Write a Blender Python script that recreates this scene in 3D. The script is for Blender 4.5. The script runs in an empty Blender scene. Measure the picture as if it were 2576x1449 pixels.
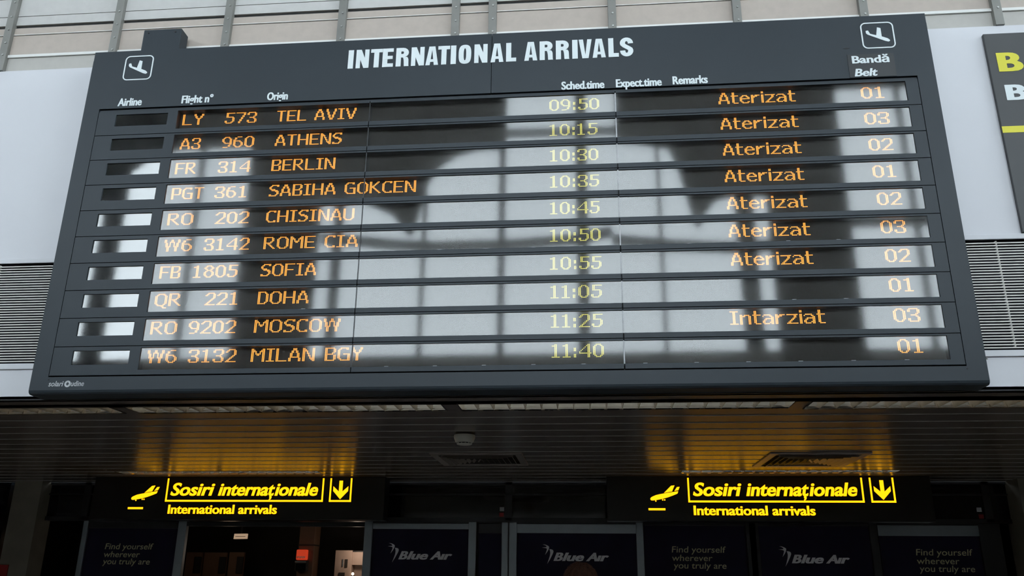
import bpy, bmesh, math, random
from mathutils import Matrix, Vector

random.seed(4)
SC = bpy.context.scene
COL = SC.collection

# ------------------------------------------------------------------ camera
# metres; x to the right along the board, y into the building, z = 0 at the
# underside of the low ceiling (floor 2.57 m below), board face at y = 0
CAM = Vector((0.5579, -4.46416, -0.97131))
F_PX = 2136.884
RX = Vector((0.995895, 0.090052, 0.009105))     # camera right
RD = Vector((-0.020789, 0.325484, -0.945319))   # camera down
RF = Vector((-0.088091, 0.941249, 0.326021))    # camera forward
cam_data = bpy.data.cameras.new('camera')
cam_data.sensor_width = 36.0
cam_data.lens = F_PX / 2576.0 * 36.0
cam_data.clip_start = 0.02
cam = bpy.data.objects.new('camera', cam_data)
m3 = Matrix((RX, -RD, -RF)).transposed()
cam.matrix_world = Matrix.Translation(CAM) @ m3.to_4x4()
COL.objects.link(cam)
SC.camera = cam


def at(u, v, y):
    """Point where the sight line through photo pixel (u, v) meets the plane y."""
    d = RX * ((u - 1288) / F_PX) + RD * ((v - 724.5) / F_PX) + RF
    return CAM + d * ((y - CAM.y) / d.y)


# ------------------------------------------------------------------ sky and exposure
world = bpy.data.worlds.new('overcast_sky')
SC.world = world
world.use_nodes = True
bg = world.node_tree.nodes['Background']
bg.inputs[0].default_value = (0.83, 0.93, 1.0, 1)
bg.inputs[1].default_value = 8.3
SC.view_settings.view_transform = 'Standard'
SC.view_settings.look = 'None'
SC.view_settings.gamma = 1.0
SC.view_settings.use_curve_mapping = False
SC.view_settings.exposure = 0.0


# ------------------------------------------------------------------ materials
def new_mat(name):
    m = bpy.data.materials.new(name)
    m.use_nodes = True
    return m, m.node_tree.nodes, m.node_tree.links


def pm(name, col, rough=0.5, metal=0.0, spec=0.5, var=0.08, scale=6.0, bump=0.0, bscale=300.0):
    m, n, l = new_mat(name)
    b = n['Principled BSDF']
    b.inputs['Roughness'].default_value = rough
    b.inputs['Metallic'].default_value = metal
    b.inputs['Specular IOR Level'].default_value = spec
    tc = n.new('ShaderNodeTexCoord')
    nz = n.new('ShaderNodeTexNoise')
    nz.inputs['Scale'].default_value = scale
    nz.inputs['Detail'].default_value = 4
    l.new(tc.outputs['Object'], nz.inputs['Vector'])
    rp = n.new('ShaderNodeValToRGB')
    rp.color_ramp.elements[0].position = 0.3
    rp.color_ramp.elements[1].position = 0.7
    rp.color_ramp.elements[0].color = tuple(c * (1 - var) for c in col) + (1,)
    rp.color_ramp.elements[1].color = tuple(min(1, c * (1 + var)) for c in col) + (1,)
    l.new(nz.outputs['Fac'], rp.inputs['Fac'])
    l.new(rp.outputs['Color'], b.inputs['Base Color'])
    if bump:
        n2 = n.new('ShaderNodeTexNoise')
        n2.inputs['Scale'].default_value = bscale
        l.new(tc.outputs['Object'], n2.inputs['Vector'])
        bp = n.new('ShaderNodeBump')
        bp.inputs['Strength'].default_value = bump
        bp.inputs['Distance'].default_value = 0.002
        l.new(n2.outputs['Fac'], bp.inputs['Height'])
        l.new(bp.outputs['Normal'], b.inputs['Normal'])
    return m


def em(name, col, strength):
    m, n, l = new_mat(name)
    b = n['Principled BSDF']
    b.inputs['Base Color'].default_value = tuple(c * 0.5 for c in col) + (1,)
    b.inputs['Emission Color'].default_value = col + (1,)
    b.inputs['Emission Strength'].default_value = strength
    b.inputs['Roughness'].default_value = 0.5
    return m


def glass(name, ior=1.7, rough=0.05, tint=(0.95, 0.96, 0.95), dust=0.02, wave=0.0):
    """Thin cover pane: see-through, mirroring by Fresnel, a trace of dust."""
    m, n, l = new_mat(name)
    n.remove(n['Principled BSDF'])
    out = n['Material Output']
    fr = n.new('ShaderNodeFresnel')
    fr.inputs['IOR'].default_value = ior
    tr = n.new('ShaderNodeBsdfTransparent')
    tr.inputs[0].default_value = tint + (1,)
    gl = n.new('ShaderNodeBsdfGlossy')
    gl.inputs['Roughness'].default_value = rough
    mx = n.new('ShaderNodeMixShader')
    l.new(fr.outputs[0], mx.inputs[0])
    l.new(tr.outputs[0], mx.inputs[1])
    l.new(gl.outputs[0], mx.inputs[2])
    tc = n.new('ShaderNodeTexCoord')
    if wave:
        mp = n.new('ShaderNodeMapping')
        mp.inputs['Scale'].default_value = (1.0, 1.0, 2.5)
        l.new(tc.outputs['Object'], mp.inputs['Vector'])
        nz = n.new('ShaderNodeTexNoise')
        nz.inputs['Scale'].default_value = 3.0
        l.new(mp.outputs['Vector'], nz.inputs['Vector'])
        bp = n.new('ShaderNodeBump')
        bp.inputs['Strength'].default_value = wave
        bp.inputs['Distance'].default_value = 0.01
        l.new(nz.outputs['Fac'], bp.inputs['Height'])
        l.new(bp.outputs['Normal'], gl.inputs['Normal'])
    if dust:
        df = n.new('ShaderNodeBsdfDiffuse')
        df.inputs[0].default_value = (0.75, 0.76, 0.74, 1)
        nz = n.new('ShaderNodeTexNoise')
        nz.inputs['Scale'].default_value = 9.0
        nz.inputs['Detail'].default_value = 8
        l.new(tc.outputs['Object'], nz.inputs['Vector'])
        rp = n.new('ShaderNodeMapRange')
        rp.inputs[1].default_value = 0.35
        rp.inputs[2].default_value = 0.75
        rp.inputs[3].default_value = dust * 0.3
        rp.inputs[4].default_value = dust * 2.0
        l.new(nz.outputs['Fac'], rp.inputs[0])
        m2 = n.new('ShaderNodeMixShader')
        l.new(rp.outputs[0], m2.inputs[0])
        l.new(mx.outputs[0], m2.inputs[1])
        l.new(df.outputs[0], m2.inputs[2])
        mx = m2
    l.new(mx.outputs[0], out.inputs[0])
    return m


def led_board_mat():
    """Dark circuit board with a regular grid of unlit lamps."""
    m, n, l = new_mat('unlit_led_matrix')
    b = n['Principled BSDF']
    b.inputs['Roughness'].default_value = 0.6
    tc = n.new('ShaderNodeTexCoord')
    br = n.new('ShaderNodeTexVoronoi')
    br.inputs['Scale'].default_value = 139.0
    br.inputs['Randomness'].default_value = 0.0
    l.new(tc.outputs['Object'], br.inputs['Vector'])
    rp = n.new('ShaderNodeValToRGB')
    rp.color_ramp.elements[0].position = 0.30
    rp.color_ramp.elements[1].position = 0.42
    rp.color_ramp.elements[0].color = (0.055, 0.050, 0.041, 1)
    rp.color_ramp.elements[1].color = (0.030, 0.027, 0.023, 1)
    l.new(br.outputs['Distance'], rp.inputs[0])
    l.new(rp.outputs['Color'], b.inputs['Base Color'])
    return m


M = dict(
    slate=pm('slate_paint', (0.022, 0.030, 0.038), 0.45, spec=0.35, var=0.05, scale=3, bump=0.06, bscale=700),
    black=pm('matt_black', (0.008, 0.008, 0.009), 0.6),
    recshade=pm('recess_painted_shade', (0.010, 0.012, 0.016), 0.6),  # darker than the slate, puts shade into the display recesses
    white=pm('white_vinyl', (0.72, 0.78, 0.80), 0.5, var=0.02),
    plate=pm('dark_label_plate', (0.018, 0.021, 0.024), 0.35),
    seal=pm('pale_sealant', (0.45, 0.46, 0.48), 0.7, var=0.2, scale=60),
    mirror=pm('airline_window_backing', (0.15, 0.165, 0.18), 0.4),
    hatch=pm('smoked_window_backing', (0.022, 0.023, 0.026), 0.5, var=0.35, scale=30),
    led=led_board_mat(),
    amber=em('amber_led', (1.0, 0.36, 0.05), 2.5),
    lime=em('yellow_green_led', (0.85, 0.78, 0.12), 1.65),
    pane=glass('display_cover', 1.84, 0.055, (0.93, 0.93, 0.92), 0.010, 0.004),
    bright_pane=glass('airline_window_cover', 2.25, 0.045, (0.93, 0.93, 0.92), 0.006, 0.01),
    clear=glass('window_glass', 1.45, 0.0, (0.97, 0.98, 0.98), 0.0),
    wall=pm('white_wall_panel', (0.655, 0.655, 0.69), 0.55, var=0.015, scale=2, bump=0.05, bscale=500),
    beige=pm('beige_cladding', (0.46, 0.395, 0.345), 0.6, var=0.04, scale=20, bump=0.05),
    pale=pm('pale_cladding', (0.53, 0.515, 0.50), 0.6, var=0.03, scale=20),
    greyb=pm('warm_grey_cladding', (0.46, 0.44, 0.41), 0.6, var=0.03, scale=20),
    strip=pm('grey_metal_strip', (0.23, 0.225, 0.21), 0.45, 0.3, var=0.12, scale=4),
    screw=pm('steel_screw', (0.6, 0.6, 0.58), 0.3, 0.9),
    joint=pm('dark_joint', (0.03, 0.03, 0.03), 0.7),
    ledge=pm('white_ledge', (0.75, 0.74, 0.72), 0.5, var=0.03),
    louver=pm('ivory_louvre', (0.72, 0.70, 0.66), 0.45, var=0.04),
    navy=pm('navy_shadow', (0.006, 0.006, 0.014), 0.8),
    ceil=pm('dark_slat_ceiling', (0.120, 0.098, 0.084), 0.27, spec=0.4, var=0.10, scale=1.2),
    litedge=pm('painted_lit_edge', (0.38, 0.37, 0.36), 0.45, var=0.05),  # paler tone paints the light caught along plank edges
    blade=pm('louvre_blade_metal', (0.62, 0.53, 0.41), 0.28, 0.8, var=0.08, scale=15),
    alu=pm('mirror_aluminium', (0.86, 0.80, 0.70), 0.05, 1.0, var=0.05, scale=12),
    tube=pm('unlit_tube', (0.8, 0.8, 0.78), 0.25, var=0.02),
    plastic=pm('cream_plastic', (0.46, 0.45, 0.40), 0.45, var=0.03),
    vent=pm('grey_vent_metal', (0.30, 0.26, 0.235), 0.4, 0.2, var=0.08),
    signbox=pm('black_sign_box', (0.006, 0.006, 0.006), 0.3),
    yellow=em('backlit_yellow', (1.0, 0.44, 0.003), 1.9),
    frame=pm('blue_grey_aluminium', (0.30, 0.34, 0.37), 0.32, 0.7, var=0.06),
    dframe=pm('dark_aluminium', (0.035, 0.038, 0.042), 0.35, 0.4),
    film=pm('navy_window_film', (0.016, 0.016, 0.042), 0.5, spec=0.15, var=0.1),
    dglass=pm('dark_transom_glass', (0.006, 0.008, 0.010), 0.08),
    sand=pm('olive_lettering', (0.52, 0.52, 0.29), 0.7, var=0.04),
    silver=pm('silver_lettering', (0.85, 0.85, 0.88), 0.7, var=0.04),
    plaster=pm('olive_grey_plaster', (0.20, 0.185, 0.15), 0.8, var=0.1),
    red=pm('red_enamel', (0.30, 0.02, 0.02), 0.5),
    redsign=em('lit_red_sign', (0.75, 0.06, 0.02), 0.55),
    brown=pm('brown_panel', (0.14, 0.08, 0.05), 0.6),
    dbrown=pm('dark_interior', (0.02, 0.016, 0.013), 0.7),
    kiosk=pm('pinkish_kiosk', (0.42, 0.31, 0.26), 0.6),
    lamp=em('warm_lamp', (1.0, 0.80, 0.55), 4.0),
    lampdim=em('ceiling_lamp_tile', (0.80, 0.55, 0.36), 0.45),
    floor=pm('hall_floor', (0.36, 0.33, 0.30), 0.3, var=0.1),
    hall=pm('hall_dark_wall', (0.055, 0.052, 0.048), 0.7, var=0.1, scale=2),
    hallow=pm('hall_lower_wall', (0.42, 0.40, 0.37), 0.7, var=0.06, scale=2),
    hallgrey=pm('hall_column_paint', (0.07, 0.075, 0.08), 0.6, var=0.1, scale=2),
    roof=pm('hall_roof', (0.28, 0.28, 0.28), 0.7),
    board=pm('charcoal_sign_board', (0.050, 0.052, 0.055), 0.5, var=0.04),
    byellow=pm('sign_yellow', (0.72, 0.66, 0.04), 0.5, var=0.03),
    skin=pm('skin', (0.55, 0.33, 0.24), 0.5),
    hair=pm('auburn_hair', (0.032, 0.011, 0.005), 0.75, spec=0.2, var=0.4, scale=60),
    coat=pm('navy_jacket', (0.02, 0.022, 0.035), 0.8),
    jeans=pm('dark_trousers', (0.02, 0.02, 0.025), 0.85),
    shoe=pm('black_leather', (0.012, 0.012, 0.012), 0.4),
    foil=pm('torn_tape', (0.16, 0.16, 0.15), 0.6),
)


# ------------------------------------------------------------------ mesh helpers
class MB:
    def __init__(s):
        s.v = []
        s.f = []

    def poly(s, pts):
        i = len(s.v)
        s.v += [tuple(p) for p in pts]
        s.f.append(tuple(range(i, i + len(pts))))

    def box(s, x0, x1, y0, y1, z0, z1):
        i = len(s.v)
        s.v += [(x0, y0, z0), (x1, y0, z0), (x1, y1, z0), (x0, y1, z0),
                (x0, y0, z1), (x1, y0, z1), (x1, y1, z1), (x0, y1, z1)]
        for q in ((0, 3, 2, 1), (4, 5, 6, 7), (0, 1, 5, 4), (1, 2, 6, 5), (2, 3, 7, 6), (3, 0, 4, 7)):
            s.f.append(tuple(i + k for k in q))
        return s

    def prism(s, pts, y0, y1):
        """Outline in x/z pushed from y0 (front) to y1 (back)."""
        n = len(pts)
        a = sum(pts[k][0] * pts[(k + 1) % n][1] - pts[(k + 1) % n][0] * pts[k][1] for k in range(n))
        if a < 0:
            pts = pts[::-1]
        i = len(s.v)
        s.v += [(x, y0, z) for x, z in pts] + [(x, y1, z) for x, z in pts]
        s.f.append(tuple(range(i, i + n)))
        s.f.append(tuple(reversed(range(i + n, i + 2 * n))))
        for k in range(n):
            k2 = (k + 1) % n
            s.f.append((i + k, i + n + k, i + n + k2, i + k2))
        return s

    def extrude_x(s, prof, x0, x1):
        """Closed outline in y/z swept along x."""
        n = len(prof)
        i = len(s.v)
        s.v += [(x0, y, z) for y, z in prof] + [(x1, y, z) for y, z in prof]
        s.f.append(tuple(range(i, i + n)))
        s.f.append(tuple(reversed(range(i + n, i + 2 * n))))
        for k in range(n):
            k2 = (k + 1) % n
            s.f.append((i + k, i + n + k, i + n + k2, i + k2))
        return s

    def ribbon(s, path, t, y0, y1, tz=None, closed=False):
        """Flat stroke of width t along a path in x/z, given depth."""
        tz = tz or t
        n = len(path)
        L, R = [], []
        for k in range(n):
            a = path[k - 1] if (k > 0 or closed) else path[k]
            b = path[(k + 1) % n] if (k < n - 1 or closed) else path[k]
            dx, dz = b[0] - a[0], b[1] - a[1]
            d = math.hypot(dx, dz) or 1
            nx, nz = -dz / d, dx / d
            L.append((path[k][0] + nx * t / 2, path[k][1] + nz * tz / 2))
            R.append((path[k][0] - nx * t / 2, path[k][1] - nz * tz / 2))
        for k in range(n if closed else n - 1):
            k2 = (k + 1) % n
            s.prism([L[k], L[k2], R[k2], R[k]], y0, y1)
        return s

    def lathe(s, prof, cx, cy, n=32):
        """Rings (radius, z) about a vertical axis."""
        i = len(s.v)
        for r, z in prof:
            for k in range(n):
                a = 2 * math.pi * k / n
                s.v.append((cx + r * math.cos(a), cy + r * math.sin(a), z))
        for j in range(len(prof) - 1):
            for k in range(n):
                k2 = (k + 1) % n
                s.f.append((i + j * n + k, i + j * n + k2, i + (j + 1) * n + k2, i + (j + 1) * n + k))
        s.f.append(tuple(i + k for k in reversed(range(n))))
        s.f.append(tuple(i + (len(prof) - 1) * n + k for k in range(n)))
        return s

    def disc(s, x, y, z, r, n=8):
        """Small disc facing the hall."""
        i = len(s.v)
        s.v += [(x + r * math.cos(2 * math.pi * k / n), y, z + r * math.sin(2 * math.pi * k / n)) for k in range(n)]
        s.f.append(tuple(range(i, i + n)))

    def tube(s, a, b, r, n=12):
        a, b = Vector(a), Vector(b)
        d = (b - a).normalized()
        u = d.orthogonal().normalized()
        w = d.cross(u)
        i = len(s.v)
        for p in (a, b):
            for k in range(n):
                t = 2 * math.pi * k / n
                s.v.append(tuple(p + u * (r * math.cos(t)) + w * (r * math.sin(t))))
        for k in range(n):
            k2 = (k + 1) % n
            s.f.append((i + k, i + k2, i + n + k2, i + n + k))
        s.f.append(tuple(i + k for k in reversed(range(n))))
        s.f.append(tuple(i + n + k for k in range(n)))
        return s

    def build(s, name, mat, parent=None, bevel=0.0, smooth=False, fix=True):
        me = bpy.data.meshes.new(name)
        me.from_pydata(s.v, [], s.f)
        me.materials.append(M[mat])
        if fix:
            bm = bmesh.new()
            bm.from_mesh(me)
            bmesh.ops.recalc_face_normals(bm, faces=bm.faces)
            bm.to_mesh(me)
            bm.free()
        if smooth:
            for p in me.polygons:
                p.use_smooth = True
        o = bpy.data.objects.new(name, me)
        COL.objects.link(o)
        if bevel:
            b = o.modifiers.new('edge', 'BEVEL')
            b.width = bevel
            b.segments = 2
            b.limit_method = 'ANGLE'
        if parent:
            o.parent = parent
            w = Vector()
            q = parent
            while q:
                w += q.location
                q = q.parent
            for vert in me.vertices:
                vert.co -= w
        return o


def tag(o, label=None, cat=None, group=None, kind=None):
    for k, val in (('label', label), ('category', cat), ('group', group), ('kind', kind)):
        if val:
            o[k] = val
    return o


def thing(name, loc, label, cat, group=None):
    o = bpy.data.objects.new(name, None)
    o.empty_display_size = 0.1
    COL.objects.link(o)
    o.location = loc
    return tag(o, label, cat, group)


def struct(o):
    o['kind'] = 'structure'
    return o


def copy_tree(o, parent=None):
    c = o.copy()
    COL.objects.link(c)
    if parent:
        c.parent = parent
    for ch in list(o.children):
        copy_tree(ch, c)
    return c


CAPH = None


def lettering(name, text, x0, x1, zb, cap, y, mat, parent, bold=0.0, shear=0.0, depth=0.003, fat=0.0):
    """Raised lettering: left x0 to right x1, baseline zb, capital height cap, face at y."""
    global CAPH

    def raw(t, b, sh):
        c = bpy.data.curves.new('text', 'FONT')
        c.body = t
        c.size = 1.0
        c.offset = b
        c.shear = sh
        c.resolution_u = 4
        o = bpy.data.objects.new('text', c)
        COL.objects.link(o)
        dg = bpy.context.evaluated_depsgraph_get()
        me = bpy.data.meshes.new_from_object(o.evaluated_get(dg))
        vs = [tuple(v.co) for v in me.vertices]
        fs = [tuple(p.vertices) for p in me.polygons]
        bpy.data.objects.remove(o)
        bpy.data.curves.remove(c)
        bpy.data.meshes.remove(me)
        return vs, fs
    if CAPH is None:
        CAPH = max(v[1] for v in raw('H', 0, 0)[0])
    vs, fs = raw(text, bold, shear)
    k = cap / (CAPH + bold)
    ax, bx = min(v[0] for v in vs), max(v[0] for v in vs)
    sx = (x1 - x0) / (bx - ax)
    mb = MB()
    offs = [(0, 0)] if not fat else [(0, 0), (fat, 0), (-fat, 0), (fat / 2, 0), (-fat / 2, 0)]
    for j, (ox, oz) in enumerate(offs):
        i = len(mb.v)
        yy = y - 0.00012 * j
        mb.v += [(x0 + (v[0] - ax) * sx + ox, yy, zb + v[1] * k + oz) for v in vs]
        mb.f += [tuple(i + q for q in f) for f in fs]
    # side walls
    edge = {}
    nf = len(fs)
    for f in mb.f[:nf]:
        for a, b in zip(f, f[1:] + f[:1]):
            edge[(a, b)] = edge.get((a, b), 0) + 1
    n0 = len(vs)
    i = len(mb.v)
    mb.v += [(p[0], y + depth, p[2]) for p in mb.v[:n0]]
    for (a, b) in edge:
        if (b, a) not in edge:
            mb.f.append((a, i + a, i + b, b))
    return mb.build(name, mat, parent, fix=False)


# ------------------------------------------------------------------ structure: hall behind the camera, the wall of the board
Z_FLOOR = -2.57
Z_ROOF = 8.7
YB = -10.0            # glazed wall of the hall
struct(MB().box(-12, 10, YB - 0.4, 14, Z_FLOOR - 0.2, Z_FLOOR).build('floor', 'floor'))
# side walls: solid below, unseen tall glazing above, added to brighten the board wall
for nm, xa, xb, z0, n in (('wall_left', -12.3, -12, 5.2, 4), ('wall_right', 9, 9.3, 2.2, 4)):
    sw = MB()
    sw.box(xa, xb, YB - 0.4, 0.6, Z_FLOOR, z0)
    sw.box(xa, xb, YB - 0.4, 0.6, 8.2, Z_ROOF)
    sw.box(xa, xb, YB - 0.4, YB + 0.4, z0, 8.2)
    sw.box(xa, xb, -0.6, 0.6, z0, 8.2)
    for k in range(1, n):
        yk = YB + 0.4 + (9.0 * k / n)
        sw.box(xa, xb, yk - 0.1, yk + 0.1, z0, 8.2)
    struct(sw.build(nm, 'hall'))
    struct(MB().box(xa + 0.14, xa + 0.15, YB + 0.4, -0.6, z0, 8.2).build('added_side_glazing', 'clear'))
struct(MB().box(-12.3, 9.3, YB - 0.4, 0.6, Z_ROOF, Z_ROOF + 0.3).build('ceiling_hall', 'roof'))

# glazed wall: dark surface with arched openings, columns and mullions
gw = MB()
struct(MB().box(-12, 9, YB - 0.05, YB + 0.05, Z_FLOOR, 2.80).build('wall_front_lower', 'hallow'))
gw.box(-12, 9, YB - 0.05, YB + 0.05, 8.15, Z_ROOF)               # above the openings
gw.box(-12, -4.48, YB - 0.05, YB + 0.05, 7.12, 8.15)
gw.box(5.28, 9, YB - 0.05, YB + 0.05, 7.90, 8.15)
gw.prism([(-4.48, 8.15), (-0.93, 8.15), (-0.93, 6.90), (-1.5, 6.88), (-1.88, 6.77), (-2.22, 6.53), (-2.40, 6.24),
          (-2.52, 5.87), (-2.63, 5.30), (-2.70, 5.12), (-2.80, 5.18), (-3.1, 5.56), (-3.57, 5.80), (-3.73, 5.87),
          (-4.48, 5.89)], YB - 0.05, YB + 0.05)
gw.prism([(1.16, 8.15), (1.16, 6.95), (1.54, 6.89), (2.13, 6.77), (2.29, 6.32), (2.39, 5.87), (2.48, 5.46),
          (2.56, 5.14), (2.64, 5.16), (2.72, 5.38), (2.93, 5.65), (3.3, 5.76), (3.85, 5.72), (3.85, 8.15)], YB - 0.05, YB + 0.05)
gw.prism([(-12, 7.15), (-12, 5.9), (-8.95, 6.0), (-8.62, 6.2), (-8.52, 6.6), (-8.15, 6.9), (-7.7, 7.08), (-7.3, 7.15)],
         YB - 0.05, YB + 0.05)
gw.build('wall_front', 'hall')['kind'] = 'structure'
for k, (xa, xb, mt) in enumerate(((-5.97, -4.48, 'hall'), (3.85, 5.28, 'hall'), (-8.83, -8.43, 'hallgrey'))):
    o = MB().box(xa, xb, YB - 0.07, YB + 0.07, Z_FLOOR, 8.15).build('column_hall', mt, bevel=0.02)
    struct(o)
bars = [(-7.02, -6.92, 7.4), (-4.20, -4.02, 5.95), (-2.50, -2.42, 6.0), (-1.06, -0.94, 7.0), (0.39, 0.60, 8.2),
        (1.88, 1.95, 6.9), (3.27, 3.60, 5.8), (6.36, 6.46, 8.0)]
for k, (xa, xb, zt) in enumerate(bars):
    struct(MB().box(xa, xb, YB - 0.04, YB + 0.04, 2.8, zt).build('window_bar', 'hallgrey'))
# transoms: the lower one sags and rises gently
tb = MB()
tb.ribbon([(-4.4, 5.10), (-3.68, 5.03), (-2.95, 4.94), (-2.2, 4.88), (-0.72, 4.89), (0.38, 4.96), (1.04, 5.10)], 0.20,
          YB - 0.04, YB + 0.04)
tb.ribbon([(1.04, 4.93), (2.1, 4.80), (3.22, 4.72), (3.9, 4.75)], 0.2, YB - 0.04, YB + 0.04)
tb.ribbon([(5.2, 5.16), (8.9, 5.18)], 0.2, YB - 0.04, YB + 0.04)
tb.ribbon([(-0.95, 7.2), (1.2, 7.18)], 0.16, YB - 0.04, YB + 0.04)
struct(tb.build('window_transom', 'hallgrey'))
struct(MB().box(-11.9, 8.9, YB - 0.02, YB - 0.01, 2.82, 8.1).build('window_1', 'clear'))

# board wall: white panelling with louvre openings, cladding above
WY = 0.15
w = MB()
GX0, GX1 = 2.52, 4.3          # louvre opening, mirrored left and right
GZ0, GZ1 = 0.182, 0.882
w.box(-12, 9, WY, WY + 0.06, 0.0, GZ0)
w.box(-12, 9, WY, WY + 0.06, GZ1, 2.25)
w.box(-12, -GX1, WY, WY + 0.06, GZ0, GZ1)
w.box(-GX0, GX0, WY, WY + 0.06, GZ0, GZ1)
w.box(GX1, 9, WY, WY + 0.06, GZ0, GZ1)
struct(w.build('wall_back', 'wall'))
struct(MB().box(-12, 9, 0.30, 0.40, 0.0, Z_ROOF).build('wall_back_core', 'navy'))
up = MB()
up.box(-12, 9, WY + 0.02, WY + 0.06, 2.24, 2.362)
struct(up.build('wall_back_band', 'greyb'))
struct(MB().box(-12, 9, WY + 0.008, WY + 0.06, 2.364, 2.384).build('trim_1', 'ledge'))
struct(MB().box(-12, 9, WY + 0.035, WY + 0.06, 2.20, Z_ROOF).build('trim_2', 'joint'))
cl = MB()
cl.box(-12, 9, WY + 0.02, WY + 0.045, 2.390, 2.543)
cl.box(-12, 9, WY + 0.02, WY + 0.045, 2.549, 2.606)
struct(cl.build('wall_back_cladding', 'beige'))
struct(MB().box(-12, 9, WY + 0.014, WY + 0.04, 2.5465, 2.551).build('trim_3', 'ledge'))
pl = MB()
pl.box(-12, 9, WY + 0.02, WY + 0.045, 2.630, 2.700)
pl.box(-12, 9, WY + 0.02, WY + 0.045, 2.705, 2.85)
pl.box(-12, 9, WY + 0.02, WY + 0.045, 2.855, 3.4)
pl.box(-12, 9, WY + 0.02, WY + 0.045, 3.41, Z_ROOF)
struct(pl.build('wall_back_upper', 'pale'))
# riveted vertical cover strips
for k, xc in enumerate((-3.365, -2.585, -1.805, -1.020, -0.261, -0.018, 0.753, 1.536, 2.307, 3.093, 3.87)):
    st = MB().box(xc - 0.026, xc + 0.026, WY - 0.012, WY + 0.03, 2.252, Z_ROOF).build('trim_%d' % (4 + k), 'strip', bevel=0.002)
    struct(st)
    sm = MB()
    for zz in (2.374, 2.470, 2.575, 2.68, 2.80):
        sm.tube((xc + 0.004, WY - 0.0125, zz), (xc + 0.004, WY - 0.017, zz), 0.006, 10)
    sm.build('screw_row', 'screw', st)

# low ceiling behind the board wall: long dark planks with a lip at each joint
CX0, CX1 = -8.0, 7.0
FIX_FRONT = [(-4.19, -2.33), (-2.235, -0.30), (-0.21, 1.715), (1.805, 3.72)]
FY0, FY1 = 0.345, 0.58
FIX_BACK = [(-4.05, -2.03), (1.385, 3.325)]
BY0, BY1 = 3.53, 3.74
ce = MB()
jn = MB()


def planks(x0, x1, ya, yb):
    k0 = math.floor((ya - 0.56) / 0.25)
    y = ya
    while y < yb - 1e-6:
        yn = min(yb, 0.56 + 0.25 * (math.floor((y - 0.56 + 1e-6) / 0.25) + 1))
        prof = [(y, 0.02), (y, 0.0), (yn - 0.005, 0.0), (yn - 0.004, -0.002), (yn - 0.001, -0.002), (yn, 0.02)]
        ce.extrude_x(prof, x0, x1)
        if yn < yb - 1e-6 or yb > 4.4:
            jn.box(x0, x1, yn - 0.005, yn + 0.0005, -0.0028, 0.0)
        y = yn


ce.box(CX0, CX1, 0.15, FY0, 0.0, 0.02)
xs = CX0
for xa, xb in FIX_FRONT:
    ce.box(xs, xa, FY0, FY1 + 0.04, 0.0, 0.02)
    if xa < 1.5:
        ce.box(xa, xb, FY1, FY1 + 0.04, 0.0, 0.02)
    else:
        ce.box(xa, xb, FY0, FY0 + 0.045, 0.0, 0.02)
    xs = xb
ce.box(xs, CX1, FY0, FY1 + 0.04, 0.0, 0.02)
planks(CX0, CX1, FY1 + 0.04, BY0)
xs = CX0
for xa, xb in FIX_BACK:
    planks(xs, xa, BY0, BY1)
    xs = xb
planks(xs, CX1, BY0, BY1)
planks(CX0, CX1, BY1, 4.46)
struct(ce.build('ceiling', 'ceil'))
struct(jn.build('trim_24', 'litedge'))  # pale strips standing in for lit plank edges
struct(MB().box(CX0, CX1, 0.28, 4.6, 0.13, 0.16).build('ceiling_void', 'black'))
struct(MB().box(CX0, CX1, 0.146, 0.165, -0.003, 0.004).build('trim_20', 'black'))

# ------------------------------------------------------------------ the arrivals board
BW = 2.6
BH = 2.258
board = thing('arrivals_board', (0, 0.145, 0.0),
              'huge slate grey international arrivals board with ten rows of lit dot lettering', 'arrivals board')
hb = MB()
hb.box(-BW, BW, 0.046, 0.146, 0.012, BH)
hb.build('housing', 'slate', board, bevel=0.006)
# bottom lip rolls back to the wall
lip = MB()
prof = [(0.0, 0.098), (0.0, 0.022), (0.004, 0.010), (0.014, 0.002), (0.03, 0.0), (0.146, 0.0), (0.146, 0.012), (0.045, 0.012),
        (0.045, 0.098)]
lip.extrude_x(prof, -BW, BW)
lip.build('bottom_panel', 'slate', board)
for s in (-1, 1):
    xa, xb = sorted((s * 2.4985, s * BW))
    MB().box(xa, xb, 0.0, 0.046, 0.098, 1.832).build('side_panel', 'slate', board)
hp = {}
for s in (-1, 1):
    xa, xb = sorted((s * 0.0018, s * BW))
    mb = MB()
    mb.box(xa, xb, 0.0, 0.046, 1.832, 2.192)
    mb.box(xa, xb, 0.0015, 0.046, 2.192, BH)
    hp[s] = mb.build('header_panel', 'slate', board)
MB().box(-2.4985, 2.4985, 0.012, 0.046, 1.8155, 1.8275).build('head_rail', 'slate', board)

# title in heavy condensed capitals
TZ, TH = 2.0485, 0.1345
TS = 1.775 / 2440.0
ST = 0.0315


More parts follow.
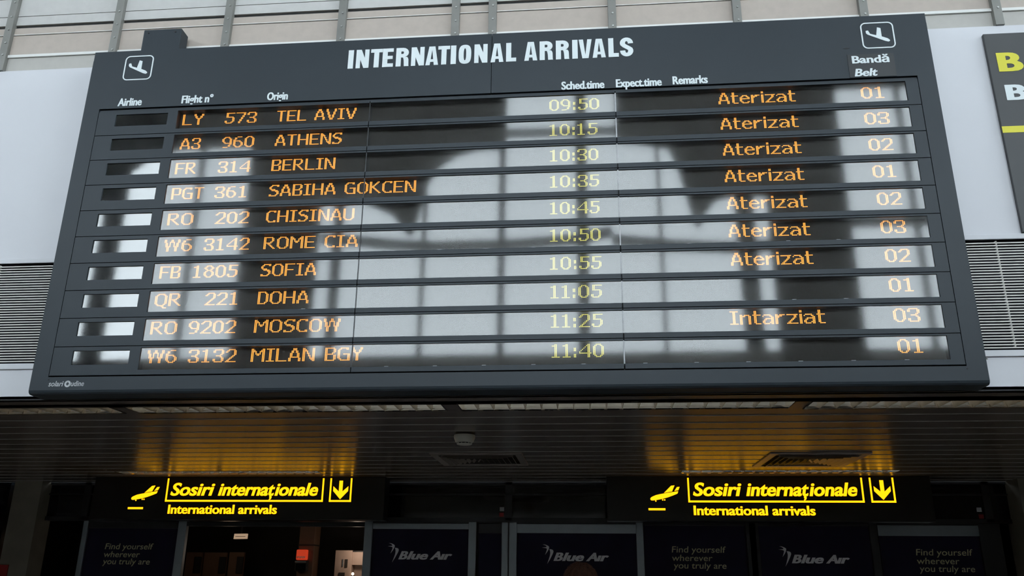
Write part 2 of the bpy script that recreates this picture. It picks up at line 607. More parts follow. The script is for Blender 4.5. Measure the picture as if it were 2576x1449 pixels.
def caps(mb, ch, x, wd, y0, y1):
    h, t, z = TH, ST, TZ
    th = t * 0.80
    X = lambda a: x + a
    ys = [y0]

    def R(a, b, c, d):
        ys[0] -= 0.0002
        mb.box(X(a), X(b), ys[0], y1, z + c, z + d)
    if ch == 'I':
        R(0, wd, 0, h)
    elif ch == 'N':
        R(0, t * .86, 0, h)
        R(wd - t * .86, wd, 0, h)
        mb.prism([(X(0), z + h), (X(t * 1.02), z + h), (X(wd), z), (X(wd - t * 1.02), z)], y0, y1)
    elif ch == 'T':
        R(0, wd, h - th, h)
        R(wd / 2 - t / 2, wd / 2 + t / 2, 0, h)
    elif ch == 'E':
        R(0, t, 0, h)
        R(0, wd, h - th, h)
        R(0, wd, 0, th)
        R(0, wd * .94, h * .5 - th * .42, h * .5 + th * .5)
    elif ch == 'L':
        R(0, t, 0, h)
        R(0, wd, 0, th * 1.05)
    elif ch in 'AV':
        q = [(0, 0), (t * .86, 0), (wd / 2, h * .82), (wd - t * .86, 0), (wd, 0), (wd / 2 + t * .60, h), (wd / 2 - t * .60, h)]
        if ch == 'V':
            q = [(a, h - b) for a, b in q]
        mb.prism([(X(a), z + b) for a, b in q], y0, y1)
        if ch == 'A':
            R(wd * .25, wd * .75, h * .17, h * .17 + th * .75)
    elif ch == 'O':
        rx, rz = wd / 2 - t / 2, h / 2 - th / 2
        pts = []
        for k in range(40):
            a = 2 * math.pi * k / 40
            c, s = math.cos(a), math.sin(a)
            pts.append((X(wd / 2 + rx * math.copysign(abs(c) ** .62, c)), z + h / 2 + (rz * 1.02) * math.copysign(abs(s) ** .75, s)))
        mb.ribbon(pts, t, y0, y1, th, closed=True)
    elif ch == 'R':
        R(0, t, 0, h)
        r = (h * .52 - th) / 2
        zc = z + h - th / 2 - r
        xe = X(wd - t / 2)
        p = [(X(t * .5), z + h - th / 2), (xe - r * .95, z + h - th / 2)]
        for k in range(1, 8):
            a = math.pi / 2 - math.pi * k / 8
            p.append((xe - r * .95 + r * .95 * math.cos(a), zc + r * math.sin(a)))
        p += [(xe - r * .95, zc - r), (X(t * .5), zc - r)]
        mb.ribbon(p, t, y0, y1, th)
        ys[0] -= 0.0002
        mb.prism([(X(wd - t * 1.2), z + h * .50), (X(wd - t * .30), z + h * .50), (X(wd - t * .10), z + h * .43), (X(wd - t * .02), z + h * .36),
                  (X(wd + t * .02), z + h * .05), (X(wd + t * .08), z), (X(wd - t * .88), z), (X(wd - t * .96), z + h * .30),
                  (X(wd - t * 1.05), z + h * .42)], ys[0], y1)
    elif ch == 'S':
        p = []
        rx, rt = wd / 2 - t / 2, (h / 2 - th / 2) / 2
        cx, ct, cb = X(wd / 2), z + h - th / 2 - rt, z + th / 2 + rt
        for k in range(13):
            a = math.radians(-5 + 200 * k / 12)
            p.append((cx + rx * math.cos(a), ct + rt * math.sin(a)))
        p += [(cx - rx * .55, z + h * .565), (cx + rx * .5, z + h * .44)]
        for k in range(13):
            a = math.radians(25 - 210 * k / 12)
            p.append((cx + rx * math.cos(a), cb + rt * math.sin(a)))
        mb.ribbon(p, t, y0, y1, th)


starts = [50, 120, 248, 352, 470, 603, 728, 835, 945, 1013, 1148, 1288, 1420, 1575, 1705, 1842, 1980, 2035, 2150, 2283, 2380]
wid = dict(I=46, N=113, T=102, E=94, R=110, A=110, O=108, L=86, V=110, S=110)
tl, tr = MB(), MB()
for ch, s0 in zip('INTERNATIONALARRIVALS', starts):
    xx = -0.907 + (s0 - 50) * TS
    caps(tl if xx < -0.02 else tr, ch, xx, wid[ch] * TS, -0.0016, 0.0005)
tl.build('title_lettering', 'white', hp[-1])
tr.build('title_lettering', 'white', hp[1])

for text, x0, x1, zb, s in (('Airline', -2.379, -2.224, 1.849, -1), ('Flight n\u00b0', -1.959, -1.757, 1.850, -1),
                            ('Origin', -1.404, -1.274, 1.847, -1), ('Sched.time', 0.430, 0.685, 1.835, 1),
                            ('Expect.time', 0.757, 1.026, 1.836, 1), ('Remarks', 1.094, 1.297, 1.840, 1)):
    lettering('heading_lettering', text, x0, x1, zb, 0.054, -0.0012, 'white', hp[s], bold=0.014, fat=0.0020, depth=0.0015)

# belt plate stuck over the header
bp_ = MB().box(2.118, 2.383, -0.003, 0.0005, 1.834, 1.990).build('belt_plate', 'plate', hp[1])
o = lettering('belt_lettering', 'Band\u0103', 2.143, 2.352, 1.929, 0.050, -0.0042, 'white', hp[1], bold=0.014, fat=0.002, depth=0.0015)
o = lettering('belt_lettering', 'Belt', 2.147, 2.276, 1.841, 0.050, -0.0042, 'white', hp[1], bold=0.014, shear=0.2, fat=0.002, depth=0.0015)

# landing aeroplane pictograms in rounded frames
PLANE = [(.138, .69), (.21, .705), (.264, .567), (.45, .5), (.508, .817), (.615, .778), (.616, .444), (.79, .36), (.85, .30),
         (.856, .26), (.805, .225), (.70, .26), (.18, .54), (.138, .594)]
for s, x0, z0 in ((-1, -2.378, 2.039), (1, 2.220, 2.031)):
    W_, H_ = 0.183, 0.174
    mb = MB()
    r = 0.028
    pts = []
    for cx, cz, a0 in ((x0 + W_ - r, z0 + H_ - r, 0), (x0 + r, z0 + H_ - r, 90), (x0 + r, z0 + r, 180), (x0 + W_ - r, z0 + r, 270)):
        for k in range(7):
            a = math.radians(a0 + 15 * k)
            pts.append((cx + r * math.cos(a), cz + r * math.sin(a)))
    mb.ribbon(pts, 0.0075, -0.0016, 0.0005, closed=True)
    mb.prism([(x0 + a * W_, z0 + b * H_) for a, b in PLANE], -0.0016, 0.0005)
    mb.build('landing_plane_symbol', 'white', hp[s])
# maker's mark on the bottom panel
mb = MB()
mb.disc(-2.3745, -0.0010, 0.0575, 0.019, 24)
mb.build('maker_emblem', 'seal', board, fix=False)
mb = MB()
mb.prism([(-2.3755, 0.047), (-2.365, 0.0575), (-2.3735, 0.068), (-2.384, 0.0575)], -0.0016, -0.0008)
mb.build('maker_emblem', 'slate', board)
lettering('maker_lettering', 'solari', -2.487, -2.400, 0.0445, 0.030, -0.0012, 'seal', board, bold=0.012, shear=0.15, depth=0.0015)
lettering('maker_lettering', 'udine', -2.354, -2.277, 0.0445, 0.030, -0.0012, 'seal', board, bold=0.012, shear=0.15, depth=0.0015)
# small screws and a chip in the paint
for x, z in ((-2.493, 0.083), (2.500, 0.084)):
    MB().tube((x, 0.001, z), (x, -0.002, z), 0.004, 10).build('screw', 'black', board)
MB().prism([(2.10, 2.035), (2.12, 2.032), (2.14, 2.036), (2.12, 2.041)], -0.0012, 0.001).build('paint_chip', 'black', hp[1])
# post that carries the board, showing above its top edge
mb = MB().box(-2.325, -2.065, 0.05, 0.146, 2.20, 2.452)
po = mb.build('mounting_bracket', 'slate', board, bevel=0.006)
for x in (-2.29, -2.105):
    MB().tube((x, 0.051, 2.425), (x, 0.047, 2.425), 0.006, 10).build('bolt', 'black', po)

# dot-matrix glyphs, eleven rows, '1' bits from the left
G = {
 '0': '..####..|.##..##.|##....##|##....##|##....##|##....##|##....##|##....##|##....##|.##..##.|..####..',
 '1': '..##..|####..|..##..|..##..|..##..|..##..|..##..|..##..|..##..|..##..|######',
 '2': '..#####.|.##...##|##....##|......##|......##|.....##.|....##..|...##...|..##....|.##.....|########',
 '3': '.######.|##....##|##....##|......##|.....##.|..####..|.....##.|......##|##....##|##....##|.######.',
 '4': '......##.|.....###.|....#.##.|...#..##.|..#...##.|.#....##.|#.....##.|#########|......##.|......##.|......##.',
 '5': '.#######|.##.....|.##.....|.##.....|.######.|......##|......##|......##|##....##|##...##.|.#####..',
 '6': '...####.|.##.....|.##.....|##......|######..|##...##.|##....##|##....##|##....##|.##..##.|..####..',
 '7': '########|......##|......##|.....##.|.....##.|....##..|....##..|...##...|...##...|..##....|..##....',
 '8': '..####..|.##..##.|##....##|.##..##.|..####..|.##..##.|##....##|##....##|##....##|.##..##.|..####..',
 '9': '..####..|.##..##.|##....##|##....##|##....##|.##...##|..######|......##|.....##.|.....##.|.####...',
 ':': '..|..|..|##|##|##|..|..|##|##|##',
 'A': '...###...|...###...|..##.##..|..##.##..|.##...##.|.##...##.|.##...##.|.#######.|##.....##|##.....##|##.....##',
 'B': '#######.|##....##|##....##|##....##|##...##.|######..|##....##|##....##|##....##|##....##|#######.',
 'C': '..######|.##...##|##......|##......|##......|##......|##......|##......|##......|.##...##|..######',
 'D': '######..|##...##.|##....##|##....##|##....##|##....##|##....##|##....##|##....##|##...##.|######..',
 'E': '########|##......|##......|##......|##......|#######.|##......|##......|##......|##......|########',
 'F': '########|##......|##......|##......|##......|#######.|##......|##......|##......|##......|##......',
 'G': '..######.|.##...##.|##.......|##.......|##.......|##..#####|##.....##|##.....##|##.....##|.##....##|..#######',
 'H': '##.....##|##.....##|##.....##|##.....##|##.....##|#########|##.....##|##.....##|##.....##|##.....##|##.....##',
 'I': '######|..##..|..##..|..##..|..##..|..##..|..##..|..##..|..##..|..##..|######',
 'K': '##....##.|##...##..|##..##...|##.##....|####.....|####.....|##.##....|##..##...|##...##..|##....##.|##.....##',
 'L': '##......|##......|##......|##......|##......|##......|##......|##......|##......|##......|########',
 'M': '##......##|###....###|####..####|##.#..#.##|##.####.##|##..##..##|##......##|##......##|##......##|##......##|##......##',
 'N': '##.....##|###....##|####...##|##.#...##|##.##..##|##..#..##|##..##.##|##...#.##|##...####|##....###|##.....##',
 'O': '..#####..|.##...##.|##.....##|##.....##|##.....##|##.....##|##.....##|##.....##|##.....##|.##...##.|..#####..',
 'P': '#######.|##....##|##....##|##....##|##....##|##....##|#######.|##......|##......|##......|##......',
 'Q': '..#####..|.##...##.|##.....##|##.....##|##.....##|##.....##|##.....##|##.....##|##.....##|.##...##.|..#####..|.....##..|......###',
 'R': '#######..|##....##.|##....##.|##....##.|##...##..|######...|##.##....|##..##...|##...##..|##....##.|##.....##',
 'S': '..######|.##...##|##......|##......|.####...|..#####.|.....###|......##|......##|##...##.|######..',
 'T': '########|...##...|...##...|...##...|...##...|...##...|...##...|...##...|...##...|...##...|...##...',
 'U': '##.....##|##.....##|##.....##|##.....##|##.....##|##.....##|##.....##|##.....##|##.....##|.##...##.|..#####..',
 'V': '##.....##|##.....##|##.....##|.##...##.|.##...##.|.##...##.|..##.##..|..##.##..|..##.##..|...###...|...###...',
 'W': '##...##...##|##...##...##|##..####..##|.##.#..#.##.|.##.#..#.##.|.##.#..#.##.|.####..####.|..##....##..|..##....##..|..##....##..|..##....##..',
 'Y': '##....##|##....##|.##..##.|.##..##.|..####..|...##...|...##...|...##...|...##...|...##...|...##...',
 't': '.##...|.##...|.##...|######|.##...|.##...|.##...|.##...|.##...|.##...|..####',
 'e': '........|........|........|..####..|.##..##.|##....##|########|##......|##......|.##...##|..#####.',
 'r': '.......|.......|.......|##.####|#####..|###....|##.....|##.....|##.....|##.....|##.....',
 'i': '##|##|..|##|##|##|##|##|##|##|##',
 'z': '........|........|........|########|.....##.|.....##.|....##..|...##...|..##....|.##.....|########',
 'a': '........|........|........|.#####..|#....##.|......##|..######|.##...##|##....##|##...###|.####.##',
 'n': '........|........|........|##.####.|####..##|##....##|##....##|##....##|##....##|##....##|##....##',
}
LED_Y = 0.0445
PZ = 0.00697


def led_text(text, x0, x1, z_base, mat, parent, rad=0.0029):
    cols = 0
    lay = []
    for k, ch in enumerate(text):
        if ch == ' ':
            cols += 6
            continue
        g = G[ch].split('|')
        lay.append((cols, g))
        cols += len(g[0]) + (2 if ch in '1:' or (k + 1 < len(text) and text[k + 1] in ':1') else 1)
    last = lay[-1]
    cols = last[0] + len(last[1][0])
    p = (x1 - x0 - 0.0052) / (cols - 1)
    mb = MB()
    for c0, g in lay:
        for r, row in enumerate(g):
            for c, b in enumerate(row):
                if b == '#':
                    mb.disc(x0 + 0.0026 + (c0 + c) * p, LED_Y, z_base + 0.0026 + (10 - r) * PZ, rad, 8)
    return mb.build('led_text', mat, parent, fix=False)


ROWS = [
 [('LY', (458, 314), (514, 286)), ('573', (565, 308), (645, 300)), ('TEL AVIV', (698, 279), (897, 274)),
  ('09:50', (1382, 270), (1507, 265)), ('Aterizat', (1808, 262), (2002, 255)), ('01', (2166, 235), (2224.5, 246))],
 [('A3', (452, 373), (506, 350)), ('960', (560, 350), (640, 350)), ('ATHENS', (691, 366), (860, 345)),
  ('10:15', (1383, 347), (1503, 335)), ('Aterizat', (1813.5, 327), (2009.6, 319)), ('03', (2175, 300), (2237, 298))],
 [('FR', (439.7, 436), (491, 436)), ('314', (548, 430), (630, 420)), ('BERLIN', (682, 430), (844.4, 399)),
  ('10:30', (1384, 411), (1505, 395)), ('Aterizat', (1819.4, 393), (2017, 385)), ('02', (2185.6, 365), (2248, 378))],
 [('PGT', (430, 500), (514, 470)), ('361', (539, 497), (618, 496)), ('SABIHA GOKCEN', (676, 493), (1047, 457)),
  ('10:35', (1384, 476), (1507, 462)), ('Aterizat', (1824, 460), (2024, 452)), ('01', (2195.5, 432), (2254.4, 444))],
 [('RO', (420, 566), (486, 550)), ('202', (540, 563), (624, 563)), ('CHISINAU', (670, 545), (892, 528)),
  ('10:45', (1384, 543), (1508, 528)), ('Aterizat', (1829.7, 529), (2032.4, 526)), ('02', (2207, 505), (2270, 516))],
 [('W6', (415, 605), (483, 617)), ('3142', (512, 630), (625, 628)), ('ROME CIA', (662, 627), (899, 622)),
  ('10:50', (1384, 611), (1511, 595)), ('Aterizat', (1834, 598), (2039.4, 592)), ('03', (2216, 575), (2278.7, 575))],
 [('FB', (400, 701), (453, 690)), ('1805', (485, 698), (597, 685)), ('SOFIA', (655, 694), (794, 692)),
  ('10:55', (1384, 682), (1513, 666)), ('Aterizat', (1840, 671), (2047, 665)), ('02', (2227, 645), (2291.7, 660))],
 [('QR', (390, 755), (453, 769)), ('221', (514, 768), (596, 767)), ('DOHA', (647, 766), (775, 763)),
  ('11:05', (1385, 751), (1514, 737)), None, ('01', (2236.8, 720), (2299, 734))],
 [('RO', (377, 842), (445, 825)), ('9202', (474, 828), (591, 839)), ('MOSCOW', (638, 838), (857, 803)),
  ('11:25', (1386, 824), (1516, 812)), ('Intarziat', (1838, 820), (2077, 811)), ('03', (2248, 797), (2314.7, 797))],
 [('W6', (373, 881), (444, 900)), ('3132', (472, 912), (592, 911)), ('MILAN BGY', (630, 911), (913, 877)),
  ('11:40', (1388, 898), (1519, 885)), None, ('01', (2258.8, 875), (2323, 890))],
]
PITCH = 0.1707
for k, row in enumerate(ROWS):
    zb = 0.104 + PITCH * (9 - k)
    a, b = zb + 0.0022, zb + PITCH - 0.0022
    s0, s1 = zb + 0.030, zb + 0.1585
    fr = MB()
    D0, D1 = 0.0, 0.012
    lb = MB()
    for xa, xb, za, zc in ((-2.4945, -2.378, a, b), (-2.037, -1.974, a, b), (2.425, 2.4945, a, b), (-2.378, -2.037, a, zb + .063),
                           (-2.378, -2.037, zb + .146, b), (-1.974, -0.7495, a, s0), (-1.974, -0.7495, s1, b), (-0.7445, 0.7455, a, s0),
                           (-0.7445, 0.7455, s1, b), (0.7525, 2.425, a, s0), (0.7525, 2.425, s1, b)):
        lb.box(xa, xb, D1, 0.046, za, zc)
    fr.box(-2.4945, -2.378, D0, D1, a, b)
    fr.box(-2.378, -2.037, D0, D1, a, zb + 0.063)
    fr.box(-2.378, -2.037, D0, D1, zb + 0.146, b)
    fr.box(-2.037, -1.974, D0, D1, a, b)
    fr.box(-1.974, -0.7495, D0, D1, a, s0)
    fr.box(-1.974, -0.7495, D0, D1, s1, b)
    fr.box(-0.7445, 0.7455, D0, D1, a, s0)
    fr.box(-0.7445, 0.7455, D0, D1, s1, b)
    fr.box(0.7525, 2.425, D0, D1, a, s0)
    fr.box(0.7525, 2.425, D0, D1, s1, b)
    fr.box(2.425, 2.4945, D0, D1, a, b)
    fo = fr.build('display_row', 'slate', board)
    lb.build('recess_shade', 'recshade', fo)  # recess sides painted near black so LED spill stays dark
    # airline window: small framed pane at the left
    wd = MB().box(-2.376, -2.039, 0.012, 0.016, zb + 0.065, zb + 0.144)
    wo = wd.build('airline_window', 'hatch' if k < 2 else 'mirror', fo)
    gb = MB().box(-2.378, -2.037, 0.007, 0.0085, zb + 0.063, zb + 0.146)
    gb.build('airline_window_glass', 'pane' if k < 2 else 'bright_pane', fo)
    for xa, xb in ((-1.974, -0.7495), (-0.7445, 0.7455), (0.7525, 2.425)):
        MB().box(xa, xb, 0.0455, 0.047, s0 - 0.001, s1 + 0.001).build('led_panel', 'led', fo)
        pn = MB()
        pn.poly([(xa, 0.006, s0), (xb, 0.006, s0), (xb, 0.006, s1), (xa, 0.006, s1)])
        pn.build('display_glass', 'pane', fo, fix=False)
    MB().box(0.7455, 0.7525, 0.0015, 0.012, s0, s1).build('seal_strip', 'seal', fo)
    MB().box(-0.7495, -0.7445, 0.0025, 0.012, s0, s1).build('seal_strip', 'plate', fo)
    if k in (5, 7, 9):
        tk = MB()
        for xc in (-0.55, -0.28, -0.01, 0.26, 0.53, 0.86, 1.13, 1.40, 1.67, 1.94, 2.21) + ((-1.62, -1.05) if k == 7 else ()):
            tk.box(xc - 0.011, xc + 0.011, 0.004, 0.012, s0 + 0.0005, s0 + 0.0035)
        tk.build('retaining_clips', 'seal', fo)['kind'] = 'stuff'
    for j, e in enumerate(row):
        if not e:
            continue
        t, pa, pb = e
        led_text(t, at(*pa, LED_Y).x, at(*pb, LED_Y).x, zb + 0.079, 'lime' if j == 3 else 'amber', fo,
                 0.0026 if j == 3 else 0.0029)

# ------------------------------------------------------------------ louvre grilles either side of the board
for s, lab in ((-1, 'white framed louvre grille of thin slats beside the Airline column of the board'),
               (1, 'white framed louvre grille with a row of pins, below the charcoal information board')):
    g = thing('louvre_grille', (s * 3.41, 0.15, GZ0), lab, 'louvre grille', 'louvre grilles beside the arrivals board')
    xa, xb = sorted((s * GX0, s * GX1))
    f = MB()
    f.box(*sorted((s * 2.603, s * (GX1 + 0.02))), 0.138, 0.1495, GZ1 - 0.030, GZ1)
    f.box(*sorted((s * 2.603, s * (GX1 + 0.02))), 0.138, 0.1495, GZ0, GZ0 + 0.034)
    f.box(*sorted((s * GX1, s * (GX1 + 0.03))), 0.138, 0.22, GZ0, GZ1)
    f.build('grille_frame', 'wall', g, bevel=0.002)
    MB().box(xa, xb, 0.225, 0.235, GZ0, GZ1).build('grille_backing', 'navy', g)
    bl = MB()
    for k in range(38):
        z = GZ0 + 0.046 + k * 0.01625
        bl.extrude_x([(0.1475, z), (0.148, z + 0.0062), (0.150, z + 0.0066), (0.156, z + 0.0075), (0.156, z + 0.006), (0.150, z - 0.0004)], xa, xb)
    bl.build('louvre_blades', 'louver', g)['kind'] = 'stuff'
    pn = MB()
    xp = 2.829 if s > 0 else -3.052
    for k in range(38):
        z = GZ0 + 0.046 + k * 0.01625 + 0.009
        if s < 0 and k < 33:
            continue
        pn.box(xp - 0.004, xp + 0.004, 0.146, 0.165, z, z + 0.004)
    pn.build('pin_column', 'louver', g)['kind'] = 'stuff'

# scrap of tape at the lower corner of the board
tape = MB().prism([(2.605, 0.205), (2.63, 0.207), (2.655, 0.182), (2.668, 0.165), (2.640, 0.168), (2.612, 0.17)], 0.128, 0.137)
tag(tape.build('tape_scrap', 'foil'), 'torn grey scrap of tape at the lower corner of the board', 'tape')

# ------------------------------------------------------------------ charcoal information board at the picture's edge
ib = thing('information_board', (3.9, 0.149, 0.9), 'charcoal information board with yellow and white capital B and yellow line', 'information board')
MB().box(2.973, 4.9, 0.127, 0.149, 0.885, 2.181).build('panel', 'board', ib, bevel=0.003)
MB().box(2.973, 4.9, 0.1255, 0.128, 1.506, 1.548).build('yellow_line', 'byellow', ib)
lettering('yellow_lettering', 'B', 3.030, 3.158, 1.917, 0.126, 0.1255, 'byellow', ib, bold=0.02, fat=0.008)
lettering('yellow_lettering', 'e', 3.176, 3.286, 1.917, 0.126, 0.1255, 'byellow', ib, bold=0.015, fat=0.006)
lettering('white_lettering', 'B', 3.040, 3.150, 1.722, 0.100, 0.1255, 'white', ib, bold=0.02, fat=0.007)

# ------------------------------------------------------------------ ceiling luminaires with mirror louvres (not lit)
def luminaire(xa, xb, y0, y1, label, group):
    t = thing('ceiling_luminaire', ((xa + xb) / 2, (y0 + y1) / 2, 0.0), label, 'ceiling light', group)
    f = MB()
    f.box(xa, xb, y0, y0 + 0.006, -0.004, 0.10)
    f.box(xa, xb, y1 - 0.006, y1, -0.004, 0.10)
    f.box(xa, xa + 0.006, y0, y1, -0.004, 0.10)
    f.box(xb - 0.006, xb, y0, y1, -0.004, 0.10)
    f.box(xa, xb, y0, y1, 0.10, 0.106)
    f.build('housing', 'alu', t)
    yc = (y0 + y1) / 2
    hw = (y1 - y0) / 2 - 0.006
    for s in (-1, 1):
        r = MB()
        prof = []
        for k in range(9):
            q = k / 8
            prof.append((yc + s * (hw - 0.045 * q ** 1.6), 0.002 + 0.09 * q))
        for k in range(8):
            (ya, za), (yb, zb_) = prof[k], prof[k + 1]
            r.poly([(xa + 0.006, ya, za), (xb - 0.006, ya, za), (xb - 0.006, yb, zb_), (xa + 0.006, yb, zb_)])
        r.build('reflector', 'alu', t, smooth=True)
    n = int(round((xb - xa) / 0.0975))
    for k in range(1, n):
        x = xa + (xb - xa) * k / n
        b = MB()
        sec = [(0.0015, 0.002), (0.004, 0.014), (0.009, 0.030), (0.017, 0.046), (0.020, 0.050)]
        lp = [(x + a, z) for a, z in sec] + [(x - a, z) for a, z in reversed(sec)]
        b.prism(lp, y0 + 0.010, y1 - 0.010)
        b.build('louvre_blade', 'blade', t)
    for q in (0.35, 0.65):
        MB().tube((xa + 0.03, y0 + (y1 - y0) * q, 0.075), (xb - 0.03, y0 + (y1 - y0) * q, 0.075), 0.013, 12).build('tube', 'tube', t, smooth=True)
    return t


gf = 'unlit ceiling lights in a row behind the board'
for (xa, xb), lab in zip(FIX_FRONT, (
        'unlit louvred ceiling light under the maker emblem corner of the board',
        'unlit louvred ceiling light under the Origin column of the board',
        'unlit louvred ceiling light under the scheduled times, middle of the row',
        'unlit louvred ceiling light under the belt number corner of the board')):
    luminaire(xa, xb, *((FY0, FY1) if xa < 1.5 else (FY0 + 0.045, FY1 + 0.04)), lab, gf)
for (xa, xb), lab in zip(FIX_BACK, (
        'narrow louvred ceiling light just above the illuminated sign beside the open doorway',
        'narrow louvred ceiling light just above the illuminated sign below the square vent')):
    luminaire(xa, xb, BY0, BY1, lab, 'ceiling lights in front of the illuminated signs')

# smoke detector
sd = thing('smoke_detector', (-0.315, 1.42, 0.0), 'round cream smoke detector on the dark plank ceiling', 'smoke detector')
MB().lathe([(0.062, 0.0), (0.062, -0.012)], -0.315, 1.42, 40).build('base_plate', 'black', sd, smooth=False)
MB().lathe([(0.050, -0.010), (0.0735, -0.013), (0.074, -0.030), (0.071, -0.042)], -0.315, 1.42, 40).build('body', 'plastic', sd)
MB().lathe([(0.070, -0.0425), (0.062, -0.062), (0.055, -0.066)], -0.315, 1.42, 40).build('lower_body', 'plastic', sd)
mb = MB()
for k in range(12):
    a = 2 * math.pi * (k + .5) / 12
    mb.tube((-0.315 + 0.05 * math.cos(a), 1.42 + 0.05 * math.sin(a), -0.065), (-0.315 + 0.05 * math.cos(a), 1.42 + 0.05 * math.sin(a), -0.074), 0.004, 6)
mb.build('vent_ribs', 'plastic', sd)
MB().lathe([(0.046, -0.064), (0.046, -0.0745)], -0.315, 1.42, 32).build('dark_slot', 'black', sd)
MB().lathe([(0.055, -0.0735), (0.050, -0.078), (0.030, -0.081), (0.01, -0.082)], -0.315, 1.42, 32).build('cap', 'plastic', sd)


# air diffusers: square frame, nested slanting vanes
def vent(xa, xb, ya, yb, label):
    t = thing('air_vent', ((xa + xb) / 2, (ya + yb) / 2, 0.0), label, 'air vent', 'square air vents in the plank ceiling')
    f = MB()
    wv = 0.06
    for q in ((xa, xb, ya, ya + wv), (xa, xb, yb - wv, yb), (xa, xa + wv, ya + wv, yb - wv), (xb - wv, xb, ya + wv, yb - wv)):
        f.box(q[0], q[1], q[2], q[3], -0.010, 0.0)
    f.build('frame', 'vent', t, bevel=0.002)
    MB().box(xa + wv, xb - wv, ya + wv, yb - wv, -0.002, 0.0).build('duct_plate', 'black', t)
    n = 7
    for k in range(n):
        q = (k + 0.5) / n
        yv = ya + wv + (yb - ya - 2 * wv) * q * 0.5
        xv = (xb - xa - 2 * wv) * 0.5 * q
        for s in (0, 1):
            x0 = xa + wv + xv if s == 0 else xb - wv - xv
            d = 0.018 if s == 0 else -0.018
            v = MB()
            v.prism([(x0, -0.024), (x0 + 0.003, -0.024), (x0 + d + 0.003, -0.003), (x0 + d, -0.003)],
                    yv, yb - wv - (yv - ya - wv))
            v.build('vane', 'vent', t)
    for k in range(3):
        q = (k + 0.4) / n
        yv = ya + wv + (yb - ya - 2 * wv) * q * 0.5
        xv = (xb - xa - 2 * wv) * 0.5 * q
        v = MB()
        v.extrude_x([(yv, -0.024), (yv + 0.003, -0.024), (yv + 0.02, -0.003), (yv + 0.017, -0.003)], xa + wv + xv, xb - wv - xv)
        v.build('vane', 'vent', t)
    return t


vent(-0.742, 0.010, 2.38, 3.10, 'square grey air vent near the smoke detector on the plank ceiling')
vent(1.965, 2.74, 2.42, 3.24, 'square air vent lit amber by the sign, above the narrow ceiling light')


# ------------------------------------------------------------------ illuminated hanging signs
def lit_sign(dx, label):
    t = thing('illuminated_sign', (2.22 + dx, 4.1, 0.0), label, 'illuminated sign', 'illuminated arrivals signs')
    X = lambda pts: [(x + dx, z) for x, z in pts]
    y, yb = 4.0, 4.004
    MB().box(0.705 + dx, 3.735 + dx, 4.003, 4.20, -0.418, -0.001).build('sign_box', 'signbox', t, bevel=0.004)
    s = MB()
    s.prism(X([(1.1205, -.216), (1.1215, -.209), (1.126, -.202), (1.134, -.196), (1.146, -.190), (1.161, -.1835), (1.178, -.177), (1.215, -.169), (1.256, -.1615), (1.32, -.1515), (1.389, -.141), (1.386, -.152), (1.380, -.164),
               (1.335, -.182), (1.290, -.198), (1.240, -.212), (1.200, -.220), (1.172, -.2245), (1.150, -.2275), (1.134, -.228), (1.125, -.224)]), y, yb)
    s.prism(X([(1.253, -.157), (1.323, -.090), (1.357, -.086), (1.331, -.143)]), y, yb)
    s.prism(X([(1.352, -.139), (1.379, -.102), (1.405, -.100), (1.391, -.132)]), y, yb)
    for wx, wz in ((1.172, -.233), (1.238, -.2225), (1.257, -.2225)):
        s.prism([(wx + dx + .007 * math.cos(a), wz + .007 * math.sin(a)) for a in [math.pi * k / 5 for k in range(10)]], y, yb)
    s.prism(X([(1.099, -.300), (1.260, -.300), (1.259, -.320), (1.100, -.320)]), y, yb)
    s.build('plane_symbol', 'yellow', t)
    b = MB()
    for xa, xb in ((1.480, 3.114), (3.176, 3.400)):
        b.box(xa + dx, xa + 0.016 + dx, y, yb, -0.245, -0.015)
        b.box(xb - 0.016 + dx, xb + dx, y, yb, -0.245, -0.015)
        b.box(xa + dx, xb + dx, y, yb, -0.2455, -0.228)
    b.build('border_line', 'yellow', t)
    a = MB()
    a.prism(X([(3.270, -.039), (3.306, -.039), (3.306, -.145), (3.364, -.094), (3.364, -.140), (3.288, -.220), (3.212, -.140),
               (3.212, -.094), (3.270, -.145)]), y, yb)
    a.build('arrow_symbol', 'yellow', t)
    L = lambda txt, x0, x1, zb, cap, **k: lettering('lit_lettering', txt, x0 + dx, x1 + dx, zb, cap, y, 'yellow', t, depth=0.003, **k)
    L('Sosiri', 1.530, 1.985, -.183, .122, bold=.02, shear=.22, fat=.003)
    L('interna', 2.030, 2.543, -.183, .122, bold=.02, shear=.22, fat=.003)
    L('t', 2.549, 2.612, -.183, .122, bold=.02, shear=.22, fat=.003)
    L(',', 2.560, 2.586, -.206, .100, bold=.03, shear=.1)
    L('ionale', 2.617, 3.056, -.183, .122, bold=.02, shear=.22, fat=.003)
    L('International arrivals', 1.527, 2.652, -.362, .087, bold=.014, fat=.003)
    return t


lit_sign(0.0, 'black hanging sign with glowing yellow Sosiri interna\u0163ionale lettering, below the amber lit vent')
lit_sign(-5.217, 'black hanging sign with glowing yellow Sosiri interna\u0163ionale lettering, above the open doorway')

# ------------------------------------------------------------------ door wall under the low ceiling
DY = 4.47
ZD = -0.39      # top of the doors
struct(MB().box(-8.0, -5.75, DY, DY + 0.1, Z_FLOOR, 0).build('window_2', 'dglass'))
struct(MB().box(-5.60, -5.29, DY - 0.15, DY + 0.1, Z_FLOOR, 0).build('wall_pier_left', 'plaster'))
struct(MB().box(4.62, 7.0, DY - 0.25, DY + 0.1, Z_FLOOR, 0).build('wall_pier_right', 'plaster'))
ex = MB().box(-5.60, -5.49, DY - 0.162, DY - 0.152, -1.10, -0.86)
tag(ex.build('wall_notice', 'red'), 'small dark red notice low on the plaster pier', 'notice')
